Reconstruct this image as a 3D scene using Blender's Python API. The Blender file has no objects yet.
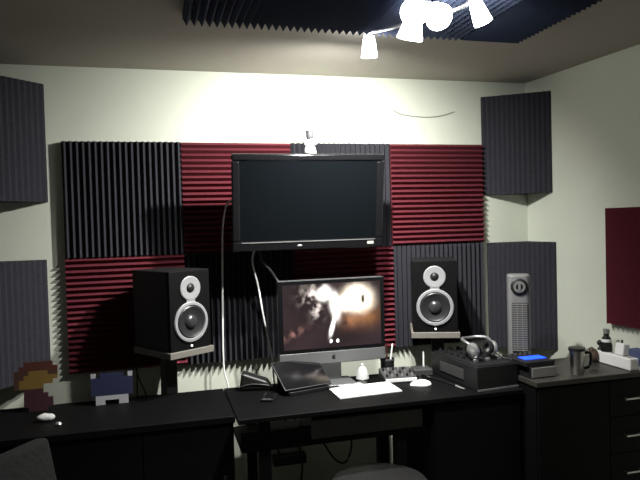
import bpy, bmesh, math, random
from mathutils import Vector, Matrix, noise
random.seed(7)
PI = math.pi
scene = bpy.context.scene
col = scene.collection

# ------------------------------------------------------------------ camera, world, exposure
cam_d = bpy.data.cameras.new('camera'); cam = bpy.data.objects.new('camera', cam_d); col.objects.link(cam)
YAW, PITCH, ROLL = 0.263, -0.027, -0.027
f_ = Vector((math.sin(YAW)*math.cos(PITCH), math.cos(YAW)*math.cos(PITCH), math.sin(PITCH)))
r_ = Vector((math.cos(YAW), -math.sin(YAW), 0)); u_ = r_.cross(f_)
r2 = r_*math.cos(ROLL)+u_*math.sin(ROLL); u2 = -r_*math.sin(ROLL)+u_*math.cos(ROLL)
cam.matrix_world = Matrix(((r2.x, u2.x, -f_.x, 0.446), (r2.y, u2.y, -f_.y, -3.496), (r2.z, u2.z, -f_.z, 1.599), (0, 0, 0, 1)))
cam_d.sensor_width = 36; cam_d.lens = 620.29/640*36; cam_d.clip_start = .05
scene.camera = cam
w = bpy.data.worlds.new('world'); scene.world = w; w.use_nodes = True
w.node_tree.nodes['Background'].inputs[0].default_value = (.3, .35, .45, 1)
w.node_tree.nodes['Background'].inputs[1].default_value = 0.01
vs = scene.view_settings
scene.display_settings.display_device = 'sRGB'
vs.view_transform = 'Standard'; vs.look = 'None'; vs.gamma = 1; vs.use_curve_mapping = False
vs.exposure = 0.25
LAMP_W = 16.0            # watts of each bulb of the ceiling fixture
SCREEN_E = 1.35

# ------------------------------------------------------------------ materials
MATS = {}
def mat(name, color, rough=.6, metal=0, spec=.5, noise_amt=0, noise_scale=30, bump=0, coat=0, emit=0, trans=0):
    if name in MATS: return MATS[name]
    m = bpy.data.materials.new(name); m.use_nodes = True
    nt = m.node_tree; b = nt.nodes['Principled BSDF']
    b.inputs['Base Color'].default_value = (*color, 1)
    b.inputs['Roughness'].default_value = rough; b.inputs['Metallic'].default_value = metal
    b.inputs['Specular IOR Level'].default_value = spec
    b.inputs['Coat Weight'].default_value = coat
    b.inputs['Transmission Weight'].default_value = trans
    if emit:
        b.inputs['Emission Color'].default_value = (*color, 1); b.inputs['Emission Strength'].default_value = emit
    if noise_amt or bump:
        tc = nt.nodes.new('ShaderNodeTexCoord')
        n = nt.nodes.new('ShaderNodeTexNoise'); n.inputs['Scale'].default_value = noise_scale; n.inputs['Detail'].default_value = 6
        nt.links.new(tc.outputs['Object'], n.inputs['Vector'])
        if noise_amt:
            mx = nt.nodes.new('ShaderNodeMix'); mx.data_type = 'RGBA'
            mx.inputs['A'].default_value = (*[c*(1-noise_amt) for c in color], 1)
            mx.inputs['B'].default_value = (*[min(1, c*(1+noise_amt)) for c in color], 1)
            nt.links.new(n.outputs['Fac'], mx.inputs['Factor']); nt.links.new(mx.outputs['Result'], b.inputs['Base Color'])
        if bump:
            bp = nt.nodes.new('ShaderNodeBump'); bp.inputs['Strength'].default_value = bump; bp.inputs['Distance'].default_value = .01
            nt.links.new(n.outputs['Fac'], bp.inputs['Height']); nt.links.new(bp.outputs['Normal'], b.inputs['Normal'])
    MATS[name] = m
    return m
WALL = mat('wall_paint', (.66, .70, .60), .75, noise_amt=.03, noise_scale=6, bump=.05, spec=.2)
CEIL = mat('ceiling_paint', (.42, .395, .35), .9, noise_amt=.05, noise_scale=20, bump=.1, spec=.1)
CARPET = mat('carpet', (.13, .12, .11), .95, noise_amt=.15, noise_scale=120, bump=.3, spec=.1)
DIMW = mat('left_wall_darkened', (.07, .07, .065), .9, noise_amt=.03, spec=.1)  # unseen left wall, toned dark to cut the light it bounces
REARW = mat('rear_wall_paint', (.13, .135, .12), .9, noise_amt=.03, spec=.1)
CHAR = mat('charcoal_foam', (.034, .034, .042), .95, noise_amt=.25, noise_scale=90, bump=.2, spec=.15)
TRAPM = mat('grey_foam', (.037, .036, .046), .95, noise_amt=.25, noise_scale=60, bump=.2, spec=.15)
CFOAM = mat('blue_charcoal_foam', (.055, .070, .115), .95, noise_amt=.2, noise_scale=90, bump=.2, spec=.15)
RED = mat('red_foam', (.125, .023, .033), .95, noise_amt=.2, noise_scale=90, bump=.2, spec=.15)
BLACKWOOD = mat('black_wood', (.004, .004, .0043), .55, noise_amt=.2, noise_scale=15, spec=.10)
BLACKPL = mat('black_plastic', (.010, .010, .011), .45, spec=.4)
GLOSS = mat('gloss_black', (.006, .006, .007), .12, spec=.5)
TVGLASS = mat('tv_glass', (.003, .004, .005), .12, spec=.2)
DGREY = mat('dark_grey_plastic', (.05, .05, .052), .5)
GREY = mat('grey_plastic', (.22, .22, .21), .5)
LGREY = mat('light_grey_plate', (.36, .35, .32), .5, noise_amt=.05)
SILVER = mat('silver_metal', (.62, .63, .64), .38, metal=.85)
ALU = mat('aluminium', (.19, .197, .20), .45, metal=.5)
SPKRING = mat('speaker_silver', (.30, .31, .32), .5, metal=.2)
CONE = mat('speaker_cone', (.018, .018, .020), .4, spec=.5)
CAP = mat('dust_cap', (.030, .030, .032), .28, spec=.6)
WHITE = mat('white_plastic', (.86, .87, .86), .45)
WCABLE = mat('white_cable', (.88, .88, .88), .5)
LEDW = mat('led_white', (.9, .95, 1), .4, emit=2.5)
LEDB = mat('led_blue', (.012, .07, 1), .4, emit=1.6)
BEIGE = mat('stand_board', (.17, .16, .14), .6, noise_amt=.15, noise_scale=25)
NAVY = mat('navy_beads', (.004, .007, .034), .6)
BRED = mat('red_beads', (.045, .008, .004), .6)
BMAR = mat('maroon_beads', (.028, .005, .010), .6)
BYEL = mat('yellow_beads', (.12, .07, .010), .6)
BBRN = mat('brown_beads', (.035, .012, .006), .6)
BWHT = mat('white_beads', (.26, .26, .28), .6)
FABRIC = mat('green_grey_fabric', (.006, .008, .0075), .95, noise_amt=.4, noise_scale=60, bump=.4)
LEATHER = mat('dark_leather', (.010, .010, .010), .5, noise_amt=.2, noise_scale=40, bump=.15)
TOPBR = mat('brown_black_top', (.034, .031, .027), .45, noise_amt=.25, noise_scale=12, spec=.4)
FIGHEAD = mat('figurine_grey', (.07, .07, .075), .5)
RACK = mat('rack_face', (.055, .054, .050), .6, noise_amt=.2, noise_scale=40)
PAPER = mat('paper', (.55, .56, .55), .7)
FROST = mat('frosted_glass', (.75, .76, .76), .25, trans=.35)
STEEL = mat('brushed_steel', (.55, .54, .52), .28, metal=1, noise_amt=.05)
BROWN = mat('brown_leather', (.11, .075, .05), .7, noise_amt=.2)
BLUECL = mat('blue_card', (.06, .08, .17), .7, noise_amt=.15)
FANSIL = mat('fan_silver', (.22, .22, .225), .45, metal=.25)
SHADE = mat('lit_glass_shade', (1, 1, 1), .4, emit=14)

# ------------------------------------------------------------------ mesh helpers
class MB:
    def __init__(s): s.bm = bmesh.new()
    def box(s, c, d, rz=0, m4=None):
        r = bmesh.ops.create_cube(s.bm, size=1)
        M = Matrix.Translation(c) @ Matrix.Rotation(rz, 4, 'Z') @ Matrix.Diagonal((*d, 1))
        if m4: M = m4 @ M
        bmesh.ops.transform(s.bm, matrix=M, verts=r['verts']); return s
    def bb(s, a, b):
        return s.box([(a[i]+b[i])/2 for i in range(3)], [abs(b[i]-a[i]) for i in range(3)])
    def cyl(s, p0, p1, r0, r1=None, n=20):
        p0 = Vector(p0); p1 = Vector(p1); d = p1-p0
        r = bmesh.ops.create_cone(s.bm, cap_ends=True, segments=n, radius1=r0, radius2=r0 if r1 is None else r1, depth=d.length)
        M = Matrix.Translation((p0+p1)/2) @ d.to_track_quat('Z', 'Y').to_matrix().to_4x4()
        bmesh.ops.transform(s.bm, matrix=M, verts=r['verts']); return s
    def ell(s, c, d, n=16, m4=None):
        r = bmesh.ops.create_uvsphere(s.bm, u_segments=n*2, v_segments=n, radius=1)
        M = Matrix.Translation(c) @ (m4 or Matrix()) @ Matrix.Diagonal((*d, 1))
        bmesh.ops.transform(s.bm, matrix=M, verts=r['verts']); return s
    def lathe(s, prof, m4=None, n=28, closed=False):
        m4 = m4 or Matrix(); rings = []
        for (r, z) in prof:
            if r < 1e-6: rings.append([s.bm.verts.new(m4 @ Vector((0, 0, z)))])
            else: rings.append([s.bm.verts.new(m4 @ Vector((r*math.cos(2*PI*k/n), r*math.sin(2*PI*k/n), z))) for k in range(n)])
        if closed: rings.append(rings[0])
        for a, b in zip(rings, rings[1:]):
            for k in range(n):
                q = [a[k % len(a)], a[(k+1) % len(a)], b[(k+1) % len(b)], b[k % len(b)]]
                u = []
                for v in q:
                    if v not in u: u.append(v)
                if len(u) > 2:
                    try: s.bm.faces.new(u)
                    except ValueError: pass
        return s
    def prism(s, poly, vec, m4=None):
        m4 = m4 or Matrix(); vec = Vector(vec)
        a = [s.bm.verts.new(m4 @ Vector(p)) for p in poly]; b = [s.bm.verts.new(m4 @ (Vector(p)+vec)) for p in poly]
        s.bm.faces.new(a); s.bm.faces.new(b[::-1])
        for i in range(len(a)):
            j = (i+1) % len(a); s.bm.faces.new((a[i], a[j], b[j], b[i]))
        return s
    def tube(s, pts, r, n=8, smooth=4):
        P = [Vector(p) for p in pts]
        if smooth and len(P) > 2:
            Q = []
            for i in range(len(P)-1):
                p0 = P[max(i-1, 0)]; p1 = P[i]; p2 = P[i+1]; p3 = P[min(i+2, len(P)-1)]
                for k in range(smooth):
                    t = k/smooth
                    Q.append(.5*((2*p1)+(p2-p0)*t+(2*p0-5*p1+4*p2-p3)*t*t+(3*p1-p0-3*p2+p3)*t**3))
            P = Q+[P[-1]]
        rings = []
        for i, p in enumerate(P):
            t = (P[min(i+1, len(P)-1)]-P[max(i-1, 0)]).normalized()
            x = t.cross(Vector((.13, .31, 1) if abs(t.z) < .9 else (1, .2, 0))).normalized(); y = t.cross(x)
            rings.append([s.bm.verts.new(p+r*(x*math.cos(2*PI*k/n)+y*math.sin(2*PI*k/n))) for k in range(n)])
        for a, b in zip(rings, rings[1:]):
            for k in range(n): s.bm.faces.new((a[k], a[(k+1) % n], b[(k+1) % n], b[k]))
        s.bm.faces.new(rings[0][::-1]); s.bm.faces.new(rings[-1]); return s
    def build(s, name, m, parent=None, bevel=0, smooth=False, loc=None, rot=None):
        bmesh.ops.recalc_face_normals(s.bm, faces=s.bm.faces)
        me = bpy.data.meshes.new(name); s.bm.to_mesh(me); s.bm.free(); me.materials.append(m)
        o = bpy.data.objects.new(name, me); col.objects.link(o)
        if smooth:
            for p in me.polygons: p.use_smooth = True
            md = o.modifiers.new('edge', 'EDGE_SPLIT'); md.split_angle = math.radians(40)
        if bevel:
            md = o.modifiers.new('bevel', 'BEVEL'); md.width = bevel; md.segments = 3; md.limit_method = 'ANGLE'
        if parent: o.parent = parent
        if loc: o.location = loc
        if rot: o.rotation_euler = rot
        return o
def tag(o, label, cat, group=None):
    o['label'] = label; o['category'] = cat
    if group: o['group'] = group
    return o
def thing(name, label, cat, loc=(0, 0, 0), rot=(0, 0, 0), group=None):
    o = bpy.data.objects.new(name, None); col.objects.link(o); o.empty_display_size = .1
    o.location = loc; o.rotation_euler = rot
    return tag(o, label, cat, group)
def struct(name, mb, m):
    o = mb.build(name, m); o['kind'] = 'structure'; return o

# ------------------------------------------------------------------ the room
H = 2.455; XL = -0.41; XR = 2.77; ANG = .076; YF = -4.3
WD = Vector((math.sin(ANG), -math.cos(ANG), 0)); WN = Vector((-math.cos(ANG), -math.sin(ANG), 0))   # along the right wall, and its normal into the room
CR = Vector((XR, 0, 0)); FR = CR+WD*(-YF/math.cos(ANG))
struct('floor', MB().bb((XL-.1, YF-.1, -.1), (FR.x+.1, .1, 0)), CARPET)
struct('ceiling', MB().bb((XL-.1, YF-.1, H), (FR.x+.1, .1, H+.1)), CEIL)
struct('wall_back', MB().bb((XL-.1, 0, 0), (XR+.1, .1, H)), WALL)
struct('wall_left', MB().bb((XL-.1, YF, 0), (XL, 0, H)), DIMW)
struct('wall_right', MB().prism([CR, FR, FR-WN*.1, CR-WN*.1], (0, 0, H)), WALL)
struct('wall_front', MB().bb((XL-.1, YF-.1, 0), (FR.x+.1, YF, H)), REARW)

# ------------------------------------------------------------------ acoustic foam
def wedge(W, N, base=.022, tip=.05):
    """outline of a wedge foam sheet: u across the ridges, v out from the wall"""
    p = [(0, 0), (W, 0), (W, base)]
    s = W/N
    for k in range(N-1, -1, -1):
        p += [((k+.5)*s, tip), (k*s, base)] if k else [((k+.5)*s, tip), (0, base)]
    return p
def foam(name, m, o, du, dv, dn, W, L, N, label, group, base=.022, tip=.05):
    """o corner on the wall; du across the ridges, dv along them, dn out of the wall"""
    du, dv, dn = Vector(du), Vector(dv), Vector(dn); o = Vector(o)
    mb = MB(); mb.prism([du*u+dn*v for u, v in wedge(W, N, base, tip)], dv*L)
    ob = mb.build(name, m, loc=o)
    return tag(ob, label, 'acoustic foam', group)
T = 2.061; S = .609
wl = [["charcoal foam tile with upright ridges in the top left corner of the foam grid",
       "red foam tile in the top row between the charcoal tile and the television",
       "charcoal foam tile mostly hidden behind the television, under the silver figurine",
       "red foam tile in the top row right of the television, beside the right corner"],
      ["red foam tile with level ridges behind the left speaker",
       "charcoal foam tile with upright ridges under the television, behind the two white cables",
       "red foam tile mostly hidden behind the desktop computer",
       "charcoal foam tile with upright ridges behind the right speaker"]]
for r in range(2):
    for c in range(4):
        x0 = c*S+.001; z0 = T-(r+1)*S+.001; e = S-.002
        if (r+c) % 2 == 0: foam('foam_panel', CHAR, (x0, -.0005, z0), (1, 0, 0), (0, 0, 1), (0, -1, 0), e, e, 20, wl[r][c], 'wedge foam tiles on the back wall')
        else: foam('foam_panel', RED, (x0, -.0005, z0), (0, 0, 1), (1, 0, 0), (0, -1, 0), e, e, 20, wl[r][c], 'wedge foam tiles on the back wall')
foam('foam_panel', RED, CR+WD*.685+Vector((0, 0, 1.022))+WN*.0005, WD, (0, 0, 1), WN, .61, .616, 20,
     "dark red foam tile alone on the right wall at the edge of the view", 'wedge foam tile on the right wall')
def trap(A, C, B, z0, label, h=.61):
    A, B, C = Vector(A), Vector(B), Vector(C); d = (B-A); L = d.length; d.normalize()
    n = Vector((d.y, -d.x, 0));
    if n.dot(A-C) < 0: n = -n
    pl = [C, A]; N = 14
    for k in range(N):
        pl.append(A+d*(L*(k+.5)/N)+n*.007)
        if k < N-1: pl.append(A+d*(L*(k+1)/N))
    pl.append(B)
    mb = MB(); mb.prism([p-C for p in pl], (0, 0, h))
    tag(mb.build('bass_trap', TRAPM, loc=(C.x, C.y, z0)), label, 'bass trap', 'foam bass traps in the corners')
e = .0006
Bc = CR+WD*.238+WN*e
trap((2.45, -e, 0), (XR-e, -e, 0), Bc, 1.748, "grey foam corner trap high in the right corner near the ceiling")
trap((2.475, -e, 0), (XR-e, -e, 0), CR+WD*.262+WN*e, .795, "grey foam corner trap low in the right corner behind the tower fan", .653)
trap((-.075, -e, 0), (XL+e, -e, 0), (XL+e, -.33, 0), 1.748, "grey foam corner trap high in the left corner near the ceiling")
trap((-.092, -e, 0), (XL+e, -e, 0), (XL+e, -.33, 0), .838, "grey foam corner trap low in the left corner above the red bead picture")
cz = H-.0005
foam('ceiling_foam_panel', CFOAM, (.59, -.935, cz), (1, 0, 0), (0, -1, 0), (0, 0, -1), .608, .608, 20, "blue-charcoal foam tile on the ceiling, leftmost, nearest the back wall", 'foam tiles on the ceiling')
foam('ceiling_foam_panel', CFOAM, (1.2, -.935, cz), (1, 0, 0), (0, -1, 0), (0, 0, -1), .608, .608, 20, "blue-charcoal foam tile on the ceiling behind the lamp's left spot", 'foam tiles on the ceiling')
foam('ceiling_foam_panel', CFOAM, (1.81, -.935, cz), (0, -1, 0), (1, 0, 0), (0, 0, -1), .608, .30, 20, "narrow blue-charcoal foam piece on the ceiling at the right end", 'foam tiles on the ceiling')
foam('ceiling_foam_panel', CFOAM, (.59, -1.545, cz), (1, 0, 0), (0, -1, 0), (0, 0, -1), .608, .608, 20, "blue-charcoal foam tile on the ceiling, leftmost, cut off by the top of the view", 'foam tiles on the ceiling')
foam('ceiling_foam_panel', CFOAM, (1.2, -1.545, cz), (1, 0, 0), (0, -1, 0), (0, 0, -1), .608, .608, 20, "blue-charcoal foam tile on the ceiling right above the spot lamp's canopy", 'foam tiles on the ceiling')
foam('ceiling_foam_panel', CFOAM, (1.81, -1.545, cz), (0, -1, 0), (1, 0, 0), (0, 0, -1), .608, .30, 20, "narrow blue-charcoal foam piece at the right end, cut off by the top of the view", 'foam tiles on the ceiling')

# ------------------------------------------------------------------ furniture
DZ = .765; DB = -.305
# long sideboard on the left
t = thing('sideboard', "long black sideboard with closed front under the left speaker", 'cabinet', (.165, -.55, 0))
MB().bb((-.570, -.24, DZ-.03), (.603, .245, DZ)).build('top', BLACKWOOD, t, .003)
MB().bb((-.560, -.215, .06), (.598, .235, DZ-.0305)).build('body', BLACKWOOD, t, .002)
MB().bb((-.540, -.19, 0), (.550, .215, .06)).build('plinth', BLACKWOOD, t)
for i in range(3):
    d = MB().bb((-.555+i*.383, -.233, .07), (-.176+i*.383, -.2155, DZ-.034)).build('door', BLACKWOOD, t, .002)
    MB().cyl((-.215+i*.383, -.234, .5), (-.215+i*.383, -.25, .5), .008).build('knob', BLACKPL, d, smooth=True)
# open desk in the middle
t = thing('computer_desk', "black open computer desk under the desktop computer and keyboard", 'desk', (1.25, -.57, 0))
MB().bb((-.478, -.285, DZ-.022), (.914, .265, DZ)).build('top', BLACKWOOD, t, .003)
for x, y in ((-.355, -.21), (-.355, .20), (.29, -.21), (.29, .02)):
    MB().bb((x-.026, y-.026, 0), (x+.026, y+.026, DZ-.0225)).build('leg', BLACKWOOD, t, .003)
MB().bb((-.46, -.235, .600), (.41, .07, .625)).build('shelf', BLACKWOOD, t, .002)
MB().bb((-.46, -.235, .6255), (-.15, -.215, .685)).build('rail', BLACKWOOD, t, .002)
MB().bb((-.12, .04, .626), (.39, .055, DZ-.0225)).build('back_panel', BLACKWOOD, t)
MB().bb((-.33, .02, .28), (.30, .035, .31)).build('stretcher', BLACKWOOD, t)
pd = MB().bb((.435, -.255, 0), (.908, .255, DZ-.0225)).build('pedestal', BLACKWOOD, t, .002)
MB().bb((.445, -.27, .05), (.900, -.2555, DZ-.035)).build('door', BLACKWOOD, pd, .002)
# rack unit on the desk's lower shelf
t = thing('rack_unit', "wide grey-fronted rack unit on the shelf below the white keyboard", 'audio equipment', (1.377, -.70, .6255))
MB().bb((-.265, -.10, 0), (.265, .12, .088)).build('case', DGREY, t, .003)
MB().bb((-.272, -.108, .002), (.272, -.1005, .086)).build('front_plate', RACK, t, .002)
# dresser at the right
RZ = .82
t = thing('dresser', "black dresser with three metal drawer handles in the right corner", 'dresser', (2.49, -.75, 0))
MB().bb((-.322, -.205, RZ-.025), (.312, .20, RZ)).build('top', TOPBR, t, .003)
MB().bb((-.315, -.185, .05), (.308, .195, RZ-.0255)).build('body', BLACKWOOD, t, .002)
MB().bb((-.30, -.17, 0), (.30, .18, .05)).build('plinth', BLACKWOOD, t)
MB().bb((-.31, -.2, .07), (.085, -.1855, RZ-.032)).build('door', BLACKWOOD, t, .002)
for k in range(4):
    z1 = RZ-.032-k*.182
    d = MB().bb((.09, -.2, z1-.178), (.305, -.1855, z1)).build('drawer', BLACKWOOD, t, .002)
    zc = z1-.09
    h = MB().cyl((.16, -.225, zc), (.262, -.225, zc), .005, n=12)
    for x in (.172, .25): h.cyl((x, -.2005, zc), (x, -.225, zc), .004, n=10)
    hd = h.build('handle', STEEL, d, smooth=True)

# round stool pushed under the desk
t = thing('stool', "round dark padded stool pushed under the desk", 'stool', (1.38, -.93, 0))
MB().lathe([(0, .385), (.19, .385), (.215, .40), (.222, .425), (.21, .45), (.17, .462), (0, .465)], n=40).build('seat', LEATHER, t, smooth=True)
MB().lathe([(.222, .418), (.226, .414), (.226, .43), (.222, .434)], n=40, closed=True).build('piping', DGREY, t, smooth=True)
MB().cyl((0, 0, .04), (0, 0, .385), .028).build('post', SILVER, t, smooth=True)
MB().lathe([(0, 0), (.2, 0), (.2, .012), (.04, .05), (0, .05)]).build('base', BLACKPL, t, smooth=True)

# fabric chair at bottom left, facing right
t = thing('armless_chair', "dark green-grey fabric chair at the lower left corner before the sideboard", 'chair', (.19, -1.47, 0), (0, 0, math.radians(55)))
# local: -y is the way it faces
tilt = Matrix.Translation((0, .245, .46)) @ Matrix.Rotation(math.radians(-13), 4, 'X')
MB().box((0, 0, .20), (.44, .07, .42), m4=tilt).build('backrest', FABRIC, t, .022)
MB().bb((-.23, -.22, .41), (.23, .215, .49)).build('seat', FABRIC, t, .02)
for sx in (-1, 1):
    for sy in (-1, 1): MB().cyl((sx*.2, sy*.18, 0), (sx*.19, sy*.17, .412), .014, .02).build('leg', BLACKPL, t, smooth=True)

# ------------------------------------------------------------------ speakers and their stands
def speaker(name_label, loc, rz, group):
    t = thing('studio_monitor', name_label, 'speaker', loc, (0, 0, rz), group)
    Wd, D, Hh = .24, .32, .388
    MB().bb((-Wd/2, -D/2+.018, 0), (Wd/2, D/2, Hh)).build('cabinet', BLACKPL, t, .004)
    fb = MB().bb((-Wd/2, -D/2, 0), (Wd/2, -D/2+.0175, Hh)).build('front_baffle', DGREY if 0 else BLACKWOOD, t, .004)
    fy = -D/2
    F = lambda z: Matrix.Translation((0, fy, z)) @ Matrix.Rotation(PI/2, 4, 'X')
    zt, zw = .300, .135
    pl = MB().lathe([(.022, .001), (.060, .001), (.060, .005), (.056, .008), (.024, .006)], F(zt), 36, True)
    pl.box((0, fy-.0035, .2355), (.05, .005, .02)).build('tweeter_plate', SPKRING, t, smooth=True)
    MB().lathe([(.0235, .001), (.021, .006), (.012, .012), (0, .014)], F(zt)).build('tweeter_dome', BLACKPL, t, smooth=True)
    MB().lathe([(.080, .001), (.100, .001), (.100, .006), (.096, .010), (.084, .010), (.080, .005)], F(zw), 44, True).build('woofer_ring', SPKRING, t, smooth=True)
    MB().lathe([(.0795, .001), (.0795, .006), (.074, .010), (.066, .005), (.030, .001), (0, .001)], F(zw), 44).build('woofer_cone', CONE, t, smooth=True)
    MB().lathe([(.036, .003), (.032, .010), (.018, .017), (0, .020)], F(zw)).build('dust_cap', CAP, t, smooth=True)
    MB().cyl((0, fy-.0005, .018), (0, fy-.004, .018), .0045).build('status_light', LEDW, t)
    return t
def sp_stand(label, loc, rz, hz, pw, dxy, group):
    t = thing('speaker_stand', label, 'speaker stand', loc, (0, 0, rz), group)
    MB().bb((-.13, -.17, hz-.032), (.13, .155, hz)).build('top_plate', BEIGE, t, .003)
    MB().bb((dxy[0]-pw, dxy[1]-.026, .02), (dxy[0]+pw, dxy[1]+.026, hz-.0325)).build('post', BLACKPL, t, .003)
    MB().bb((-.11+dxy[0], -.025+dxy[1], 0), (.11+dxy[0], .10+dxy[1], .0195)).build('base', BLACKPL, t, .003)
GS = 'pair of studio speakers'
sp_stand("speaker stand with pale board on a black post under the left speaker", (.525, -.268, 0), math.radians(33), 0.998, .034, (-.02, .012), 'pair of speaker stands')
speaker("black studio speaker turned inwards, with silver woofer ring, before the red tile at left", (.525, -.268, .9985), math.radians(33), GS)
sp_stand("speaker stand with pale board under the right speaker", (1.968, -.275, 0), math.radians(-22), 0.992, .034, (.02, .012), 'pair of speaker stands')
speaker("black studio speaker facing the viewer, with silver woofer ring, right of the desktop computer", (1.968, -.275, .9925), math.radians(-22), GS)

# ------------------------------------------------------------------ television
t = thing('television', "black flat television tilted down on the foam wall", 'television', (1.236, -.390, 1.708), (math.radians(8), 0, 0))
w2, h2 = .403, .248
fr = MB()
fr.bb((-w2, 0, h2-.035), (w2, .035, h2)); fr.bb((-w2, 0, -h2), (w2, .035, -h2+.052))
fr.bb((-w2, 0, -h2+.052), (-w2+.040, .035, h2-.035)); fr.bb((w2-.040, 0, -h2+.052), (w2, .035, h2-.035))
fr.build('frame', GLOSS, t, .009)
MB().bb((-w2+.038, .008, -h2+.050), (w2-.038, .014, h2-.033)).build('screen', TVGLASS, t)
MB().bb((-w2+.014, .0355, -h2+.014), (w2-.014, .075, h2-.03)).build('back_shell', BLACKPL, t, .015)
MB().bb((-w2+.045, -.003, -h2+.044), (w2-.045, -.0002, -h2+.048)).build('trim_strip', SILVER, t)
MB().ell((-.055, -.001, -h2+.024), (.014, .0015, .005), 8).build('brand_mark', SILVER, t)
MB().bb((w2-.088, -.0015, -h2+.020), (w2-.052, -.0003, -h2+.036)).build('energy_sticker', LGREY, t)
wb = MB().box((0, .100, 0), (.20, .05, .16)).build('wall_bracket', BLACKPL, t, .004)
MB().cyl((0, .12, 0), (0, .325, 0), .028).build('arm', BLACKPL, wb, smooth=True)
MB().box((0, 0, 0), (.22, .020, .22)).build('wall_plate', BLACKPL, wb, .003, loc=(0, .3325, -.002), rot=(math.radians(-8), 0, 0))
# figurine on its top edge
t = thing('figurine', "small silver-white figurine standing on the top edge of the television", 'figurine', (1.238, -.405, 1.9565))
MB().lathe([(0, 0), (.030, 0), (.033, .008), (.028, .026), (.020, .042), (.017, .050), (0, .050)]).build('base', WHITE, t, smooth=True)
MB().ell((0, 0, .062), (.024, .018, .016)).build('torso', SILVER, t, smooth=True)
for s in (-1, 1): MB().tube([(s*.018, 0, .066), (s*.032, -.006, .058), (s*.026, -.02, .048)], .007).build('arm', SILVER, t, smooth=True)
MB().lathe([(0, .077), (.015, .077), (.019, .082), (.019, .108), (.021, .110), (.021, .118), (0, .119)]).build('head', FIGHEAD, t, smooth=True)

# ------------------------------------------------------------------ desktop computer
t = thing('desktop_computer', "silver all-in-one desktop computer with a bright fiery picture on screen", 'computer', (1.338, -.395, DZ))
ww = .287; zb, zs, zt = .104, .166, .543
y0 = .0
MB().bb((-ww, y0+.004, zb), (ww, y0+.038, zt)).build('back_shell', ALU, t, .008)
MB().bb((-ww, y0-.004, zb), (ww, y0+.0035, zs)).build('chin', ALU, t, .002)
MB().bb((-ww, y0-.004, zs+.0005), (ww, y0+.0035, zt)).build('black_bezel', GLOSS, t, .002)
MB().bb((-ww+.002, y0-.006, zt-.0035), (ww-.002, y0-.0042, zt-.001)).build('bezel_edge', ALU, t)
MB().prism([(-.055, .05, .0), (.055, .05, .0), (.055, .06, .0), (-.055, .06, .0)], (0, 0, .3)).build('stand_neck', ALU, t, .003)
MB().bb((-.10, -.09, 0), (.10, .078, .009)).build('foot', ALU, t, .003)
lg = MB(); pts = []
for k in range(28):
    a = 2*PI*k/28; r = .0115*(1+.10*math.sin(a)**2-.16*max(0, math.sin(a))**8-.10*max(0, -math.sin(a))**10)
    x, z = r*math.cos(a), r*math.sin(a)
    if x > .006 and abs(z-.001) < .006: x = .0065
    pts.append((x, y0-.0045, z+zb+.030))
lg.prism(pts, (0, -.0006, 0))
lg.prism([(.0, y0-.0045, zb+.043), (.001, y0-.0045, zb+.047), (.004, y0-.0045, zb+.050), (.005, y0-.0045, zb+.050), (.004, y0-.0045, zb+.046), (.002, y0-.0045, zb+.0435)], (0, -.0006, 0))
lg.build('logo', BLACKPL, t)
def screen_pic(u, v):            # u right, v down, 0..1 -> linear rgb
    c = Vector((.022, .013, .015))*(1+.5*noise.noise(Vector((u*3, v*3, 9))))
    n1 = noise.fractal(Vector((u*6, v*4, .3)), 1, 2, 5); n2 = noise.fractal(Vector((u*15, v*9, 4.3)), 1, 2, 4)
    uu = u+.014*n1; vv = v+.022*n2
    def g(cx, cy, sx, sy, rot=0, pw=2):
        dx, dy = (uu-cx)*1.52, vv-cy
        ca, sa = math.cos(rot), math.sin(rot)
        x, y = dx*ca+dy*sa, -dx*sa+dy*ca
        return math.exp(-((x/sx)**2+(y/sy)**2)**(pw/2))
    c += Vector((1.0, .86, .68))*2.6*g(.76, .26, .22, .19, 0, 3)
    c += Vector((1.0, .80, .62))*1.2*g(.62, .33, .13, .11, 0, 3)
    c += Vector((1.0, .95, .88))*2.6*g(.42, .15, .085, .10, .4, 3)
    c += Vector((1.0, .94, .86))*2.4*g(.525, .36, .075, .19, -.12, 3)
    c += Vector((1.0, .94, .88))*2.2*g(.495, .66, .032, .16, .22, 3)
    c += Vector((.9, .78, .70))*.8*max(0, .45+1.5*n2)*g(.29, .20, .15, .13)
    c += Vector((.9, .78, .72))*.6*max(0, .3+1.6*n2)*g(.34, .40, .09, .14)
    c += Vector((.85, .36, .11))*.26*(1+.6*n1)*g(.88, .52, .16, .16)
    c += Vector((.8, .34, .13))*.24*(1+.8*n2)*g(.68, .60, .16, .11)
    c += Vector((.6, .30, .24))*.32*max(0, .5+1.5*n2)*g(.11, .76, .17, .05, -.5)
    k = math.exp(-(((u-.815)*1.52/.036)**4+((v-.27)/.085)**4)); c = c*(1-.985*k)
    for cx in (.475, .545):
        if ((u-cx)*1.52/.022)**2+((v-.905)/.028)**2 < 1: c = Vector((1.6, 1.6, 1.6))
    return [max(0, min(3, q)) for q in c]
bm = bmesh.new(); NX, NZ = 150, 92
sw0, sw1, sz0, sz1 = -ww+.022, ww-.022, zs+.020, zt-.022
cl = bm.verts.layers.float_color.new('pic')
ve = [[bm.verts.new((sw0+(sw1-sw0)*i/NX, y0-.0046, sz0+(sz1-sz0)*j/NZ)) for i in range(NX+1)] for j in range(NZ+1)]
for j in range(NZ+1):
    for i in range(NX+1): ve[j][i][cl] = (*screen_pic(i/NX, 1-j/NZ), 1)
for j in range(NZ):
    for i in range(NX): bm.faces.new((ve[j][i], ve[j][i+1], ve[j+1][i+1], ve[j+1][i]))
me = bpy.data.meshes.new('screen'); bm.to_mesh(me); bm.free()
ms = bpy.data.materials.new('lit_screen'); ms.use_nodes = True; b = ms.node_tree.nodes['Principled BSDF']
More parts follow.
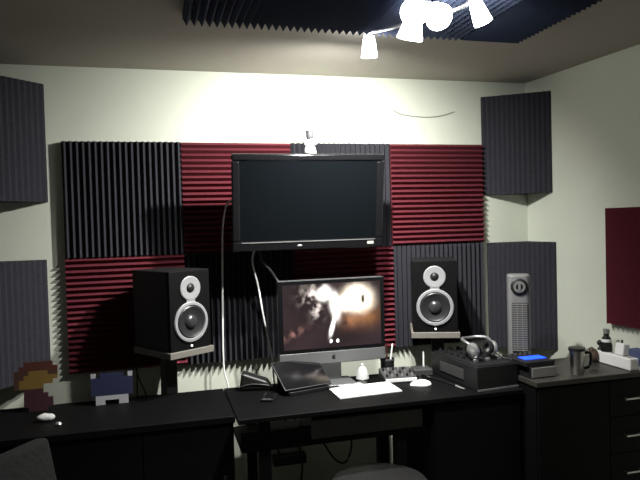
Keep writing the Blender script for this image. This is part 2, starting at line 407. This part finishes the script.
at = ms.node_tree.nodes.new('ShaderNodeVertexColor'); at.layer_name = 'pic'
ms.node_tree.links.new(at.outputs['Color'], b.inputs['Emission Color']); b.inputs['Emission Strength'].default_value = SCREEN_E
b.inputs['Base Color'].default_value = (.004, .004, .004, 1); b.inputs['Roughness'].default_value = .2
me.materials.append(ms); so = bpy.data.objects.new('screen', me); col.objects.link(so); so.parent = t

# ------------------------------------------------------------------ things on the desk
DT = DZ+.0006
t = thing('keyboard', "slim white keyboard lying on the front of the desk", 'keyboard', (1.43, -.625, DT), (0, 0, math.radians(4)))
MB().prism([(0, -.075, 0), (0, .075, 0), (0, .075, .014), (0, -.075, .006)], (.325, 0, 0)).build('base', WHITE, t, .001, loc=(-.1625, 0, 0))
kb = MB(); sl = math.atan2(.008, .15)
rows = [14, 14, 13, 12, 11, 6]
for r_i, n in enumerate(rows):
    y = .062-r_i*.0245; z = .0115+(y)*.0533
    x = -.155; wkey = .31/n
    for k in range(n):
        kb.box((x+wkey*(k+.5), y, z), (wkey-.0016, .0232, .004))
kb.build('keys', WHITE, t)
t = thing('mouse', "white computer mouse right of the keyboard", 'mouse', (1.735, -.600, DT), (0, 0, math.radians(-8)))
mb = MB(); mb.ell((0, 0, 0), (.056, .036, .026), 14)
for v in mb.bm.verts:
    v.co.z = max(0, v.co.z)
    if v.co.x < 0: v.co.y *= 1+v.co.x*6; v.co.z *= 1+v.co.x*3
mb.build('shell', WHITE, t, smooth=True)
MB().ell((-.02, 0, .0245), (.006, .004, .003), 6).build('scroll_ball', GREY, t, smooth=True)

# tablet leaning on a wedge stand
BL = Vector((1.037, -.570, DT+.020)); dirx = Vector((.968, .25, 0)); back = Vector((-.25, .968, 0))
a_t = math.radians(34); up = back*math.cos(a_t)+Vector((0, 0, math.sin(a_t))); nn = dirx.cross(up)
M = Matrix(((dirx.x, up.x, nn.x, BL.x), (dirx.y, up.y, nn.y, BL.y), (dirx.z, up.z, nn.z, BL.z), (0, 0, 0, 1)))
t = thing('tablet', "glossy black tablet leaning on a wedge stand in front of the computer", 'tablet'); t.matrix_world = M
MB().bb((0, 0, .0), (.262, .19, .011)).build('body', DGREY, t, .003)
MB().bb((.004, .004, .0112), (.258, .186, .0125)).build('screen', GLOSS, t)
t = thing('tablet_stand', "black wedge stand under the leaning tablet", 'stand', (BL.x, BL.y, DT), (0, 0, math.atan2(.25, .968)))
MB().prism([(.03, .012, 0), (.03, .150, 0), (.03, .150, .019+.150*math.tan(a_t)-.002), (.03, .012, .019+.012*math.tan(a_t)-.002)], (.20, 0, 0)).build('wedge', BLACKPL, t, .003)
MB().bb((.02, -.014, 0), (.24, .011, .017)).build('lip', BLACKPL, t, .002)

t = thing('soft_case', "black soft zip case beside the hanging white cables on the desk", 'case', (.93, -.37, DT), (0, 0, math.radians(-12)))
mb = MB(); mb.prism([(-.085, -.05, 0), (.085, -.05, 0), (.06, -.05, .045), (-.07, -.05, .092)], (0, .09, 0)); mb.build('shell', LEATHER, t, .014)
MB().tube([(-.086, -.052, .02), (-.02, -.053, .036), (.07, -.053, .026)], .0025, 6).build('zip', DGREY, t)
t = thing('phone', "black mobile phone with a shiny glint lying left of the tablet", 'phone', (.958, -.575, DT), (0, 0, math.radians(-22)))
MB().bb((-.032, -.06, 0), (.032, .06, .012)).build('body', BLACKPL, t, .004)
MB().bb((-.029, -.05, .0121), (.029, .052, .0132)).build('screen', GLOSS, t)
MB().bb((-.020, -.058, .0121), (.022, -.051, .0136)).build('button', SILVER, t)

t = thing('bell_ornament', "small translucent bell-shaped ornament behind the white keyboard", 'ornament', (1.475, -.452, DT))
MB().lathe([(.034, .022), (.031, .045), (.024, .068), (.014, .082), (0, .085)]).build('dome', FROST, t, smooth=True)
MB().lathe([(0, 0), (.024, 0), (.024, .006), (.008, .010), (.007, .0215), (.030, .0218), (.030, .024), (0, .024)]).build('foot', WHITE, t, smooth=True)
MB().ell((0, 0, .092), (.007, .007, .008), 8).build('knob', WHITE, t, smooth=True)
pm = MB()
bm = pm.bm; g = [[bm.verts.new(((i/8-.5)*.13, (j/5-.5)*.085, .004+.010*abs(noise.noise(Vector((i*.5, j*.7, 1)))))) for i in range(9)] for j in range(6)]
for j in range(5):
    for i in range(8): bm.faces.new((g[j][i], g[j][i+1], g[j+1][i+1], g[j+1][i]))
o = pm.build('paper_sheet', PAPER, loc=(1.40, -.515, DT), rot=(0, 0, .25)); md = o.modifiers.new('thick', 'SOLIDIFY'); md.thickness = .0015
tag(o, "small crumpled pale paper between the tablet and the bell ornament", 'paper')

t = thing('audio_mixer', "small audio mixer with knobs and pale front edge behind the mouse", 'mixer', (1.668, -.455, DT), (0, 0, math.radians(-6)))
MB().prism([(0, -.07, 0), (0, .07, 0), (0, .07, .048), (0, -.07, .022)], (.17, 0, 0)).build('case', DGREY, t, .003, loc=(-.085, 0, 0))
MB().bb((-.083, -.077, .004), (.083, -.0705, .022)).build('front_edge', WHITE, t, .002)
for i in range(6):
    for j in range(3):
        y = -.045+j*.04; z = .022+(y+.07)*.186
        MB().cyl((-.068+i*.027, y, z), (-.068+i*.027, y, z+.013), .006, .005, 12).build('knob', GREY if (i+j) % 2 else BLACKPL, t, smooth=True)

t = thing('pen_cup', "black pen cup at the right edge of the desktop computer", 'cup', (1.655, -.345, DT))
MB().lathe([(0, 0), (.036, 0), (.038, .09), (.035, .09), (.033, .006), (0, .006)]).build('wall', BLACKPL, t, smooth=True)
MB().lathe([(.0385, .078), (.040, .080), (.040, .088), (.0385, .090)], closed=True).build('rim', DGREY, t, smooth=True)
for i, (x, y, a, b, m, lb) in enumerate([(.012, -.012, .30, -.18, WHITE, "white pen leaning right in the black pen cup"), (-.012, .008, -.16, .1, BLACKPL, "black pen leaning left in the black pen cup"),
                               (-.004, .014, .06, .22, BRED, "dark red pencil at the back of the black pen cup")]):
    p = thing('pen', lb, 'pen', (1.655+x*.5, -.345+y*.5, DT+.0075), (-b*.0, a*.5, 0), 'pens in the black cup')
    MB().cyl((0, 0, .0), (0, 0, .145), .0045, n=10).build('barrel', m, p, smooth=True)
    MB().cyl((0, 0, .1452), (0, 0, .163), .0052, .004, 10).build('cap', m, p, smooth=True)

t = thing('router', "small dark box with a thin pale antenna left of the DJ mixer", 'router', (1.83, -.40, DT), (0, 0, -.15))
MB().bb((-.05, -.05, 0), (.05, .05, .035)).build('case', DGREY, t, .005)
MB().cyl((.022, .032, .0352), (.022, .032, .115), .0055, .004, 12).build('antenna', WHITE, t, smooth=True)
tag(MB().tube([(1.77, -.51, DT+.004), (1.79, -.49, DT+.02), (1.83, -.50, DT+.006), (1.86, -.58, DT+.005), (1.88, -.70, DT+.004)], .004).build('cable', BLACKPL, smooth=True), "black cable lying on the desk between mouse and DJ mixer", 'cable')
tag(MB().cyl((1.878, -.705, DT+.006), (1.888, -.775, DT+.006), .006, .004, 12).build('cable_plug', SILVER, smooth=True), "small metal cable plug lying left of the DJ mixer's front corner", 'plug')

# DJ mixer
t = thing('dj_mixer', "large black DJ mixer with knobs and silver lower trim on the desk", 'mixer', (2.03, -.60, DT), (0, 0, math.radians(5)))
mw, md_, mh = .118, .215, .118
MB().bb((-mw, -md_, 0), (mw, md_, mh)).build('case', BLACKPL, t, .004)
MB().bb((-mw-.001, -md_-.004, .001), (mw, -md_-.0002, .009)).build('trim', SILVER, t)
MB().bb((-mw-.004, -.10, .035), (-mw-.0002, .12, .085)).build('side_label', DGREY, t)
MB().bb((-mw+.008, -md_+.008, mh+.0002), (mw-.008, md_-.008, mh+.004)).build('face_plate', BLACKPL, t)
for i in range(4):
    for j in range(5):
        x = -.082+i*.055; y = .18-j*.055
        MB().cyl((x, y, mh+.0042), (x, y, mh+.020), .010, .008, 14).build('knob', BLACKPL, t, smooth=True)
for i in range(3):
    MB().bb((-.075+i*.07, -.13, mh+.0042), (-.052+i*.07, -.115, mh+.018)).build('fader', SILVER, t, .002)
# headphones lying on it
t = thing('headphones', "silver headphones lying on top of the DJ mixer", 'headphones', (2.03, -.70, DT+mh+.024), (0, 0, math.radians(10)))
for s, n in ((-1, 0), (1, 1)):
    Mx = Matrix.Translation((s*.058, 0, .034)) @ Matrix.Rotation(PI/2+s*.2, 4, 'Y')
    e_ = MB().lathe([(0, -.012*s), (.036, -.012*s), (.040, -.006*s), (.040, .006*s), (.030, .014*s), (0, .016*s)], Mx).build('ear_cup', SILVER, t, smooth=True)
    MB().lathe([(.022, -.030*s), (.034, -.030*s), (.038, -.022*s), (.036, -.0125*s), (.022, -.0125*s)], Mx, closed=True).build('ear_pad', BLACKPL, e_, smooth=True)
MB().tube([(-.066, .01, .062), (-.075, .05, .078), (-.045, .10, .078), (.0, .115, .074), (.045, .10, .078), (.075, .05, .078), (.066, .01, .062)], .008).build('headband', ALU, t, smooth=True)
MB().tube([(.07, -.02, .01), (.10, -.04, -.012), (.105, -.08, -.010), (.095, -.11, -.012)], .003).build('cord', DGREY, t, smooth=True)

# boxes on the dresser
RT = RZ+.0006
t = thing('power_supply_box', "low black box with grey front plate at the dresser's left end", 'audio equipment', (2.250, -.80, RT), (0, 0, .03))
MB().bb((-.072, -.085, 0), (.072, .12, .056)).build('case', BLACKPL, t, .003)
MB().bb((-.066, -.090, .004), (.070, -.0852, .052)).build('front_plate', GREY, t, .002)
t = thing('audio_interface', "black audio interface with glowing blue lights stacked on the grey-fronted box", 'audio equipment', (2.245, -.79, RT+.0565), (0, 0, .03))
MB().bb((-.085, -.088, 0), (.078, .12, .022)).build('case', BLACKPL, t, .003)
MB().bb((-.052, -.035, .0222), (.070, .030, .0245)).build('display', LEDB, t, .001)
for i in range(5): MB().cyl((-.06+i*.028, .075, .0222), (-.06+i*.028, .075, .034), .008, .007, 12).build('knob', DGREY, t, smooth=True)

t = thing('travel_mug', "steel travel mug with dark lid and handle on the dresser", 'mug', (2.452, -.875, RT))
MB().lathe([(0, 0), (.030, 0), (.032, .004), (.036, .112), (.0365, .116), (0, .116)]).build('body', STEEL, t, smooth=True)
MB().lathe([(0, .1165), (.040, .1165), (.041, .122), (.039, .130), (0, .132)]).build('lid', BLACKPL, t, smooth=True)
MB().tube([(.036, -.008, .105), (.064, -.014, .10), (.070, -.015, .07), (.060, -.013, .035), (.034, -.008, .025)], .007).build('handle', BLACKPL, t, smooth=True)

t = thing('power_strip', "long white power strip box along the right wall on the dresser", 'power strip', (2.745, -.80, RT), (0, 0, .02))
MB().bb((-.03, -.13, 0), (.034, .13, .060)).build('case', WHITE, t, .006)
for k in range(4): MB().bb((-.014, -.105+k*.055, .0602), (.018, -.065+k*.055, .062)).build('socket', LGREY, t)
t = thing('plug_adapter', "bulky white plug adapter standing on the white power strip", 'adapter', (2.752, -.835, RT+.0625))
MB().prism([(-.028, -.035, 0), (.026, -.035, 0), (.020, -.035, .055), (-.016, -.035, .062)], (0, .06, 0)).build('body', WHITE, t, .006)
MB().cyl((.002, 0, .058), (.002, 0, .075), .005, n=10).build('strain_relief', DGREY, t)
t = thing('bottle', "small black bottle with a white band on the white power strip", 'bottle', (2.742, -.735, RT+.0625))
MB().lathe([(0, 0), (.027, 0), (.029, .004), (.029, .034), (.024, .048), (.024, .066), (.014, .080), (.014, .094), (0, .094)]).build('body', BLACKPL, t, smooth=True)
MB().lathe([(.0245, .049), (.0255, .050), (.0255, .064), (.0245, .065)], closed=True).build('band', WHITE, t, smooth=True)
MB().lathe([(0, .0942), (.016, .0942), (.016, .116), (0, .117)]).build('cap', GREY, t, smooth=True)
t = thing('webcam', "small dark webcam on a clip at the far end of the power strip", 'webcam', (2.738, -.690, RT+.0625))
MB().lathe([(0, 0), (.014, 0), (.012, .008), (.005, .014), (.005, .022), (0, .022)]).build('foot', BLACKPL, t, smooth=True)
MB().ell((0, 0, .036), (.016, .015, .015), 10).build('head', BLACKPL, t, smooth=True)
t = thing('pouch', "small brown leather pouch on the dresser left of the white power strip", 'pouch', (2.690, -.70, RT))
mb = MB(); mb.ell((0, 0, .036), (.028, .02, .036), 10); mb.ell((-.012, 0, .062), (.016, .013, .022), 8)
for v in mb.bm.verts: v.co += v.co.normalized()*.004*noise.noise(v.co*40)
mb.build('bag', BROWN, t, smooth=True)
MB().tube([(-.02, 0, .078), (-.045, -.006, .07), (-.055, -.008, .05)], .003).build('drawstring', BBRN, t)
t = thing('card_box', "blue cardboard box with pale lower edge against the right wall", 'box', (2.79, -.885, RT), (0, 0, .076))
MB().bb((-.025, -.06, 0), (.03, .018, .02)).build('base', LGREY, t, .002)
MB().bb((-.025, -.06, .0202), (.03, .018, .10)).build('lid', BLUECL, t, .004)

# tower fan on the dresser's back edge
t = thing('tower_fan', "silver tower fan with round dial standing before the right corner trap", 'fan', (2.315, -.588, RT), (0, 0, math.radians(-28)))
MB().lathe([(0, 0), (.075, 0), (.075, .010), (.06, .022), (0, .024)]).build('base', DGREY, t, smooth=True)
pl = []
def rr(wx, wy, r, n=5):
    out = []
    for cx, cy, a0 in ((wx-r, wy-r, 0), (-wx+r, wy-r, 90), (-wx+r, -wy+r, 180), (wx-r, -wy+r, 270)):
        for k in range(n+1):
            a = math.radians(a0+90*k/n); out.append((cx+r*math.cos(a), cy+r*math.sin(a), 0))
    return out
MB().prism([(x, y, .0245) for x, y, z in rr(.058, .055, .03)], (0, 0, .455)).build('housing', FANSIL, t, .01)
MB().bb((-.040, -.062, .075), (.040, -.0552, .335)).build('grille', DGREY, t, .003)
gl = MB()
for k in range(22): gl.bb((-.038, -.0655, .082+k*.0115), (.038, -.0622, .0865+k*.0115))
for x in (-.013, .013): gl.bb((x-.0015, -.067, .078), (x+.0015, -.0622, .332))
gl.build('slats', GREY, t)
Fm = Matrix.Translation((0, -.0552, .418)) @ Matrix.Rotation(PI/2, 4, 'X')
MB().lathe([(0, .0), (.044, .0), (.044, .006), (.040, .009), (0, .009)], Fm).build('dial', BLACKPL, t, smooth=True)
MB().lathe([(.018, .0095), (.030, .0095), (.030, .012), (.018, .012)], Fm, closed=True).build('dial_ring', SILVER, t, smooth=True)
MB().box((0, -.068, .418), (.012, .006, .04)).build('pointer', SILVER, t)

# things on the sideboard
def bead(label, loc, rot, cell, rows, key):
    t = thing('bead_picture', label, 'ornament', loc, rot)
    cells = {(i, j): ch for j, row in enumerate(rows[::-1]) for i, ch in enumerate(row) if ch in key}
    W = len(rows[0])*cell
    while cells:                                     # every connected patch of one colour is a part
        p, ch = next(iter(cells.items())); todo, patch = [p], []
        while todo:
            q = todo.pop()
            if cells.get(q) == ch:
                patch.append(q); del cells[q]; todo += [(q[0]+1, q[1]), (q[0]-1, q[1]), (q[0], q[1]+1), (q[0], q[1]-1)]
        mb = MB()
        for i, j in patch: mb.bb((i*cell-W/2, -.008, j*cell), ((i+1)*cell-W/2, .008, (j+1)*cell))
        bmesh.ops.remove_doubles(mb.bm, verts=mb.bm.verts, dist=1e-5)
        o = mb.build(key[ch][0], key[ch][1], t)
    return t
# plain patchworks of coloured squares in place of the sprites
bead("navy and white square-bead picture standing on the sideboard near the speaker stand", (.234, -.40, DT), (math.radians(-8), 0, 0), .021,
     ["w.nnnnn.w", "nnnnnnnnn", "nnnnnnnnn", "nnnnnnnnn", "nnnnnnnnn", ".wwwwwww.", ".ww...ww."],
     {'w': ('white_beads', BWHT), 'n': ('navy_beads', NAVY)})
bead("red, yellow and maroon square-bead picture standing at the sideboard's left end", (-.10, -.40, DT), (math.radians(-8), 0, 0), .0205,
     ["..rrrrrr.", ".rrrrrrrr", "bbbyyyybb", "bbyyyyyyy", "byyyyyyy.", "byyyyy...", "..mmmm...", "..mmmmm..", "..mmmmmm.", "..mmmmmm.", "...mmmm.."],
     {'r': ('red_beads', BRED), 'y': ('yellow_beads', BYEL), 'b': ('brown_beads', BBRN), 'm': ('maroon_beads', BMAR)})
mb = MB(); mb.ell((0, 0, .016), (.040, .024, .017), 10)
for v in mb.bm.verts:
    v.co += v.co.normalized()*.008*noise.noise(v.co*35); v.co.z = max(0, v.co.z)
tag(mb.build('crumpled_tissue', PAPER, loc=(-.03, -.575, DT), smooth=True), "crumpled white tissue at the front left of the sideboard", 'tissue')
tag(MB().lathe([(0, 0), (.012, 0), (.014, .006), (.010, .012), (0, .014)]).build('metal_cap', SILVER, loc=(.03, -.655, DT), smooth=True), "tiny shiny metal cap beside the crumpled tissue", 'cap')

# ------------------------------------------------------------------ cables
def cable(label, pts, r, m, group=None):
    return tag(MB().tube(pts, r, 8, 5).build('cable', m, smooth=True), label, 'cable', group)
cable("white cable hanging straight down from the television's left corner", [(.86, -.20, 1.74), (.832, -.14, 1.705), (.817, -.115, 1.62), (.809, -.115, 1.525), (.800, -.115, 1.2), (.794, -.12, .846), (.812, -.13, .74), (.82, -.13, .60), (.83, -.12, .3), (.85, -.12, .006)], .0052, WCABLE)
cable("white cable bending down from under the television to the desktop computer", [(.98, -.215, 1.50), (.955, -.20, 1.41), (.98, -.21, 1.279), (1.002, -.22, 1.116), (1.024, -.23, .985), (1.035, -.27, .89), (1.03, -.325, .80), (1.03, -.35, .771)], .0052, WCABLE)
cable("black cable slanting from the television down to the computer's top corner", [(.99, -.215, 1.50), (1.0, -.245, 1.41), (1.04, -.25, 1.36), (1.085, -.25, 1.288), (1.12, -.28, 1.20), (1.14, -.31, 1.10)], .007, DGREY)
cable("thin black cable hanging behind the sideboard, near the navy bead picture", [(.345, -.062, .92), (.342, -.08, .84), (.340, -.10, .711), (.34, -.10, .5)], .004, BLACKPL)
cable("thin black cable slanting behind the sideboard towards the left speaker stand", [(.335, -.062, .90), (.345, -.085, .82), (.386, -.10, .711), (.42, -.10, .55)], .004, BLACKPL)
cable("thin sagging wire on the bare wall above the right red tile", [(1.857, -.006, 2.266), (1.91, -.006, 2.243), (1.966, -.006, 2.233), (2.05, -.006, 2.227), (2.13, -.006, 2.23), (2.2, -.006, 2.243), (2.265, -.006, 2.263)], .0022, GREY)
cable("black cable looping down under the middle of the desk", [(1.22, -.10, .62), (1.29, -.06, .45), (1.368, -.06, .314), (1.426, -.06, .225), (1.49, -.06, .20), (1.53, -.06, .30), (1.50, -.06, .42), (1.49, -.10, .62)], .006, BLACKPL)
cable("black cable hanging under the desk left of the looped one", [(1.19, -.10, .62), (1.20, -.06, .4), (1.23, -.06, .22), (1.20, -.08, .03)], .006, BLACKPL)
cable("black cable hanging under the desk beside the right leg", [(1.83, -.10, .62), (1.87, -.06, .40), (1.92, -.06, .20), (1.97, -.07, .03)], .006, BLACKPL)
t = thing('power_brick', "black power adapter hanging under the desk against the wall", 'power adapter', (1.16, -.06, .235))
MB().bb((-.10, -.03, 0), (.09, .03, .055)).build('brick', BLACKPL, t, .006)
MB().tube([(-.06, 0, .055), (-.07, .0, .12), (-.02, 0, .20), (-.03, .01, .40)], .005).build('cord', BLACKPL, t)

# ------------------------------------------------------------------ ceiling spot lamp
LC = Vector((1.44, -1.33, 0))
t = thing('spot_lamp', "ceiling lamp with several glowing glass spots on curved metal arms", 'ceiling lamp', (LC.x, LC.y, 2.404))
MB().lathe([(0, 0), (.06, 0), (.06, -.012), (.045, -.022), (0, -.024)]).build('canopy', SILVER, t, smooth=True)
def L(p): return Vector(p)-Vector((LC.x, LC.y, 2.404))
MB().tube([L((1.44, -1.33, 2.38)), L((1.44, -1.24, 2.375)), L((1.41, -1.12, 2.385)), L((1.388, -.93, 2.425))], .008).build('arm', SILVER, t, smooth=True)
MB().tube([L((1.44, -1.33, 2.38)), L((1.52, -1.37, 2.37)), L((1.575, -1.43, 2.38)), L((1.592, -1.455, 2.405))], .008).build('arm', SILVER, t, smooth=True)
def head(p, d, r=.034, ln=.10, watts=LAMP_W, aim=None, spread=150):
    p, d = Vector(p), Vector(d).normalized()
    Mx = Matrix.Translation(L(p)) @ d.to_track_quat('Z', 'Y').to_matrix().to_4x4()
    o = MB().lathe([(0, 0), (r*.45, 0), (r*.75, ln*.35), (r, ln), (r*.93, ln), (r*.68, ln*.37), (r*.38, ln*.06), (0, ln*.06)], Mx).build('glass_shade', SHADE, t, smooth=True)
    MB().lathe([(0, -.03), (r*.4, -.03), (r*.46, -.0005), (0, -.0005)], Mx).build('socket', SILVER, t, smooth=True)
    MB().ell(L(p+d*ln*.62), (r*.42,)*3, 8).build('bulb', SHADE, t, smooth=True)
    ld = bpy.data.lights.new('bulb_light', 'SPOT'); ld.energy = watts; ld.shadow_soft_size = .022; ld.color = (1, .98, .93)
    ld.spot_size = math.radians(spread); ld.spot_blend = 1
    lo = bpy.data.objects.new('bulb_light', ld); col.objects.link(lo); lo.parent = t; lo.location = L(p+d*(ln+.026))
    lo.rotation_euler = Vector(aim or d).to_track_quat('-Z', 'Y').to_euler()
head((1.388, -.915, 2.432), (.03, .10, -.75), r=.036, ln=.11, watts=LAMP_W*9.5, aim=(-.12, .8, -.95), spread=168)
head((1.592, -1.46, 2.40), (.25, -.1, -.75), watts=LAMP_W*.6, aim=(.3, -.5, -.8), spread=150)
head((1.405, -1.36, 2.375), (-.45, -1, -.45), .05, .08, watts=LAMP_W*2, spread=150)
head((1.472, -1.37, 2.378), (-.05, -1, -.75), .05, .08, watts=LAMP_W*2, spread=150)
head((1.43, -1.30, 2.37), (-.15, .25, -1), .05, .08, watts=LAMP_W*6, aim=(-.15, .35, -1), spread=120)
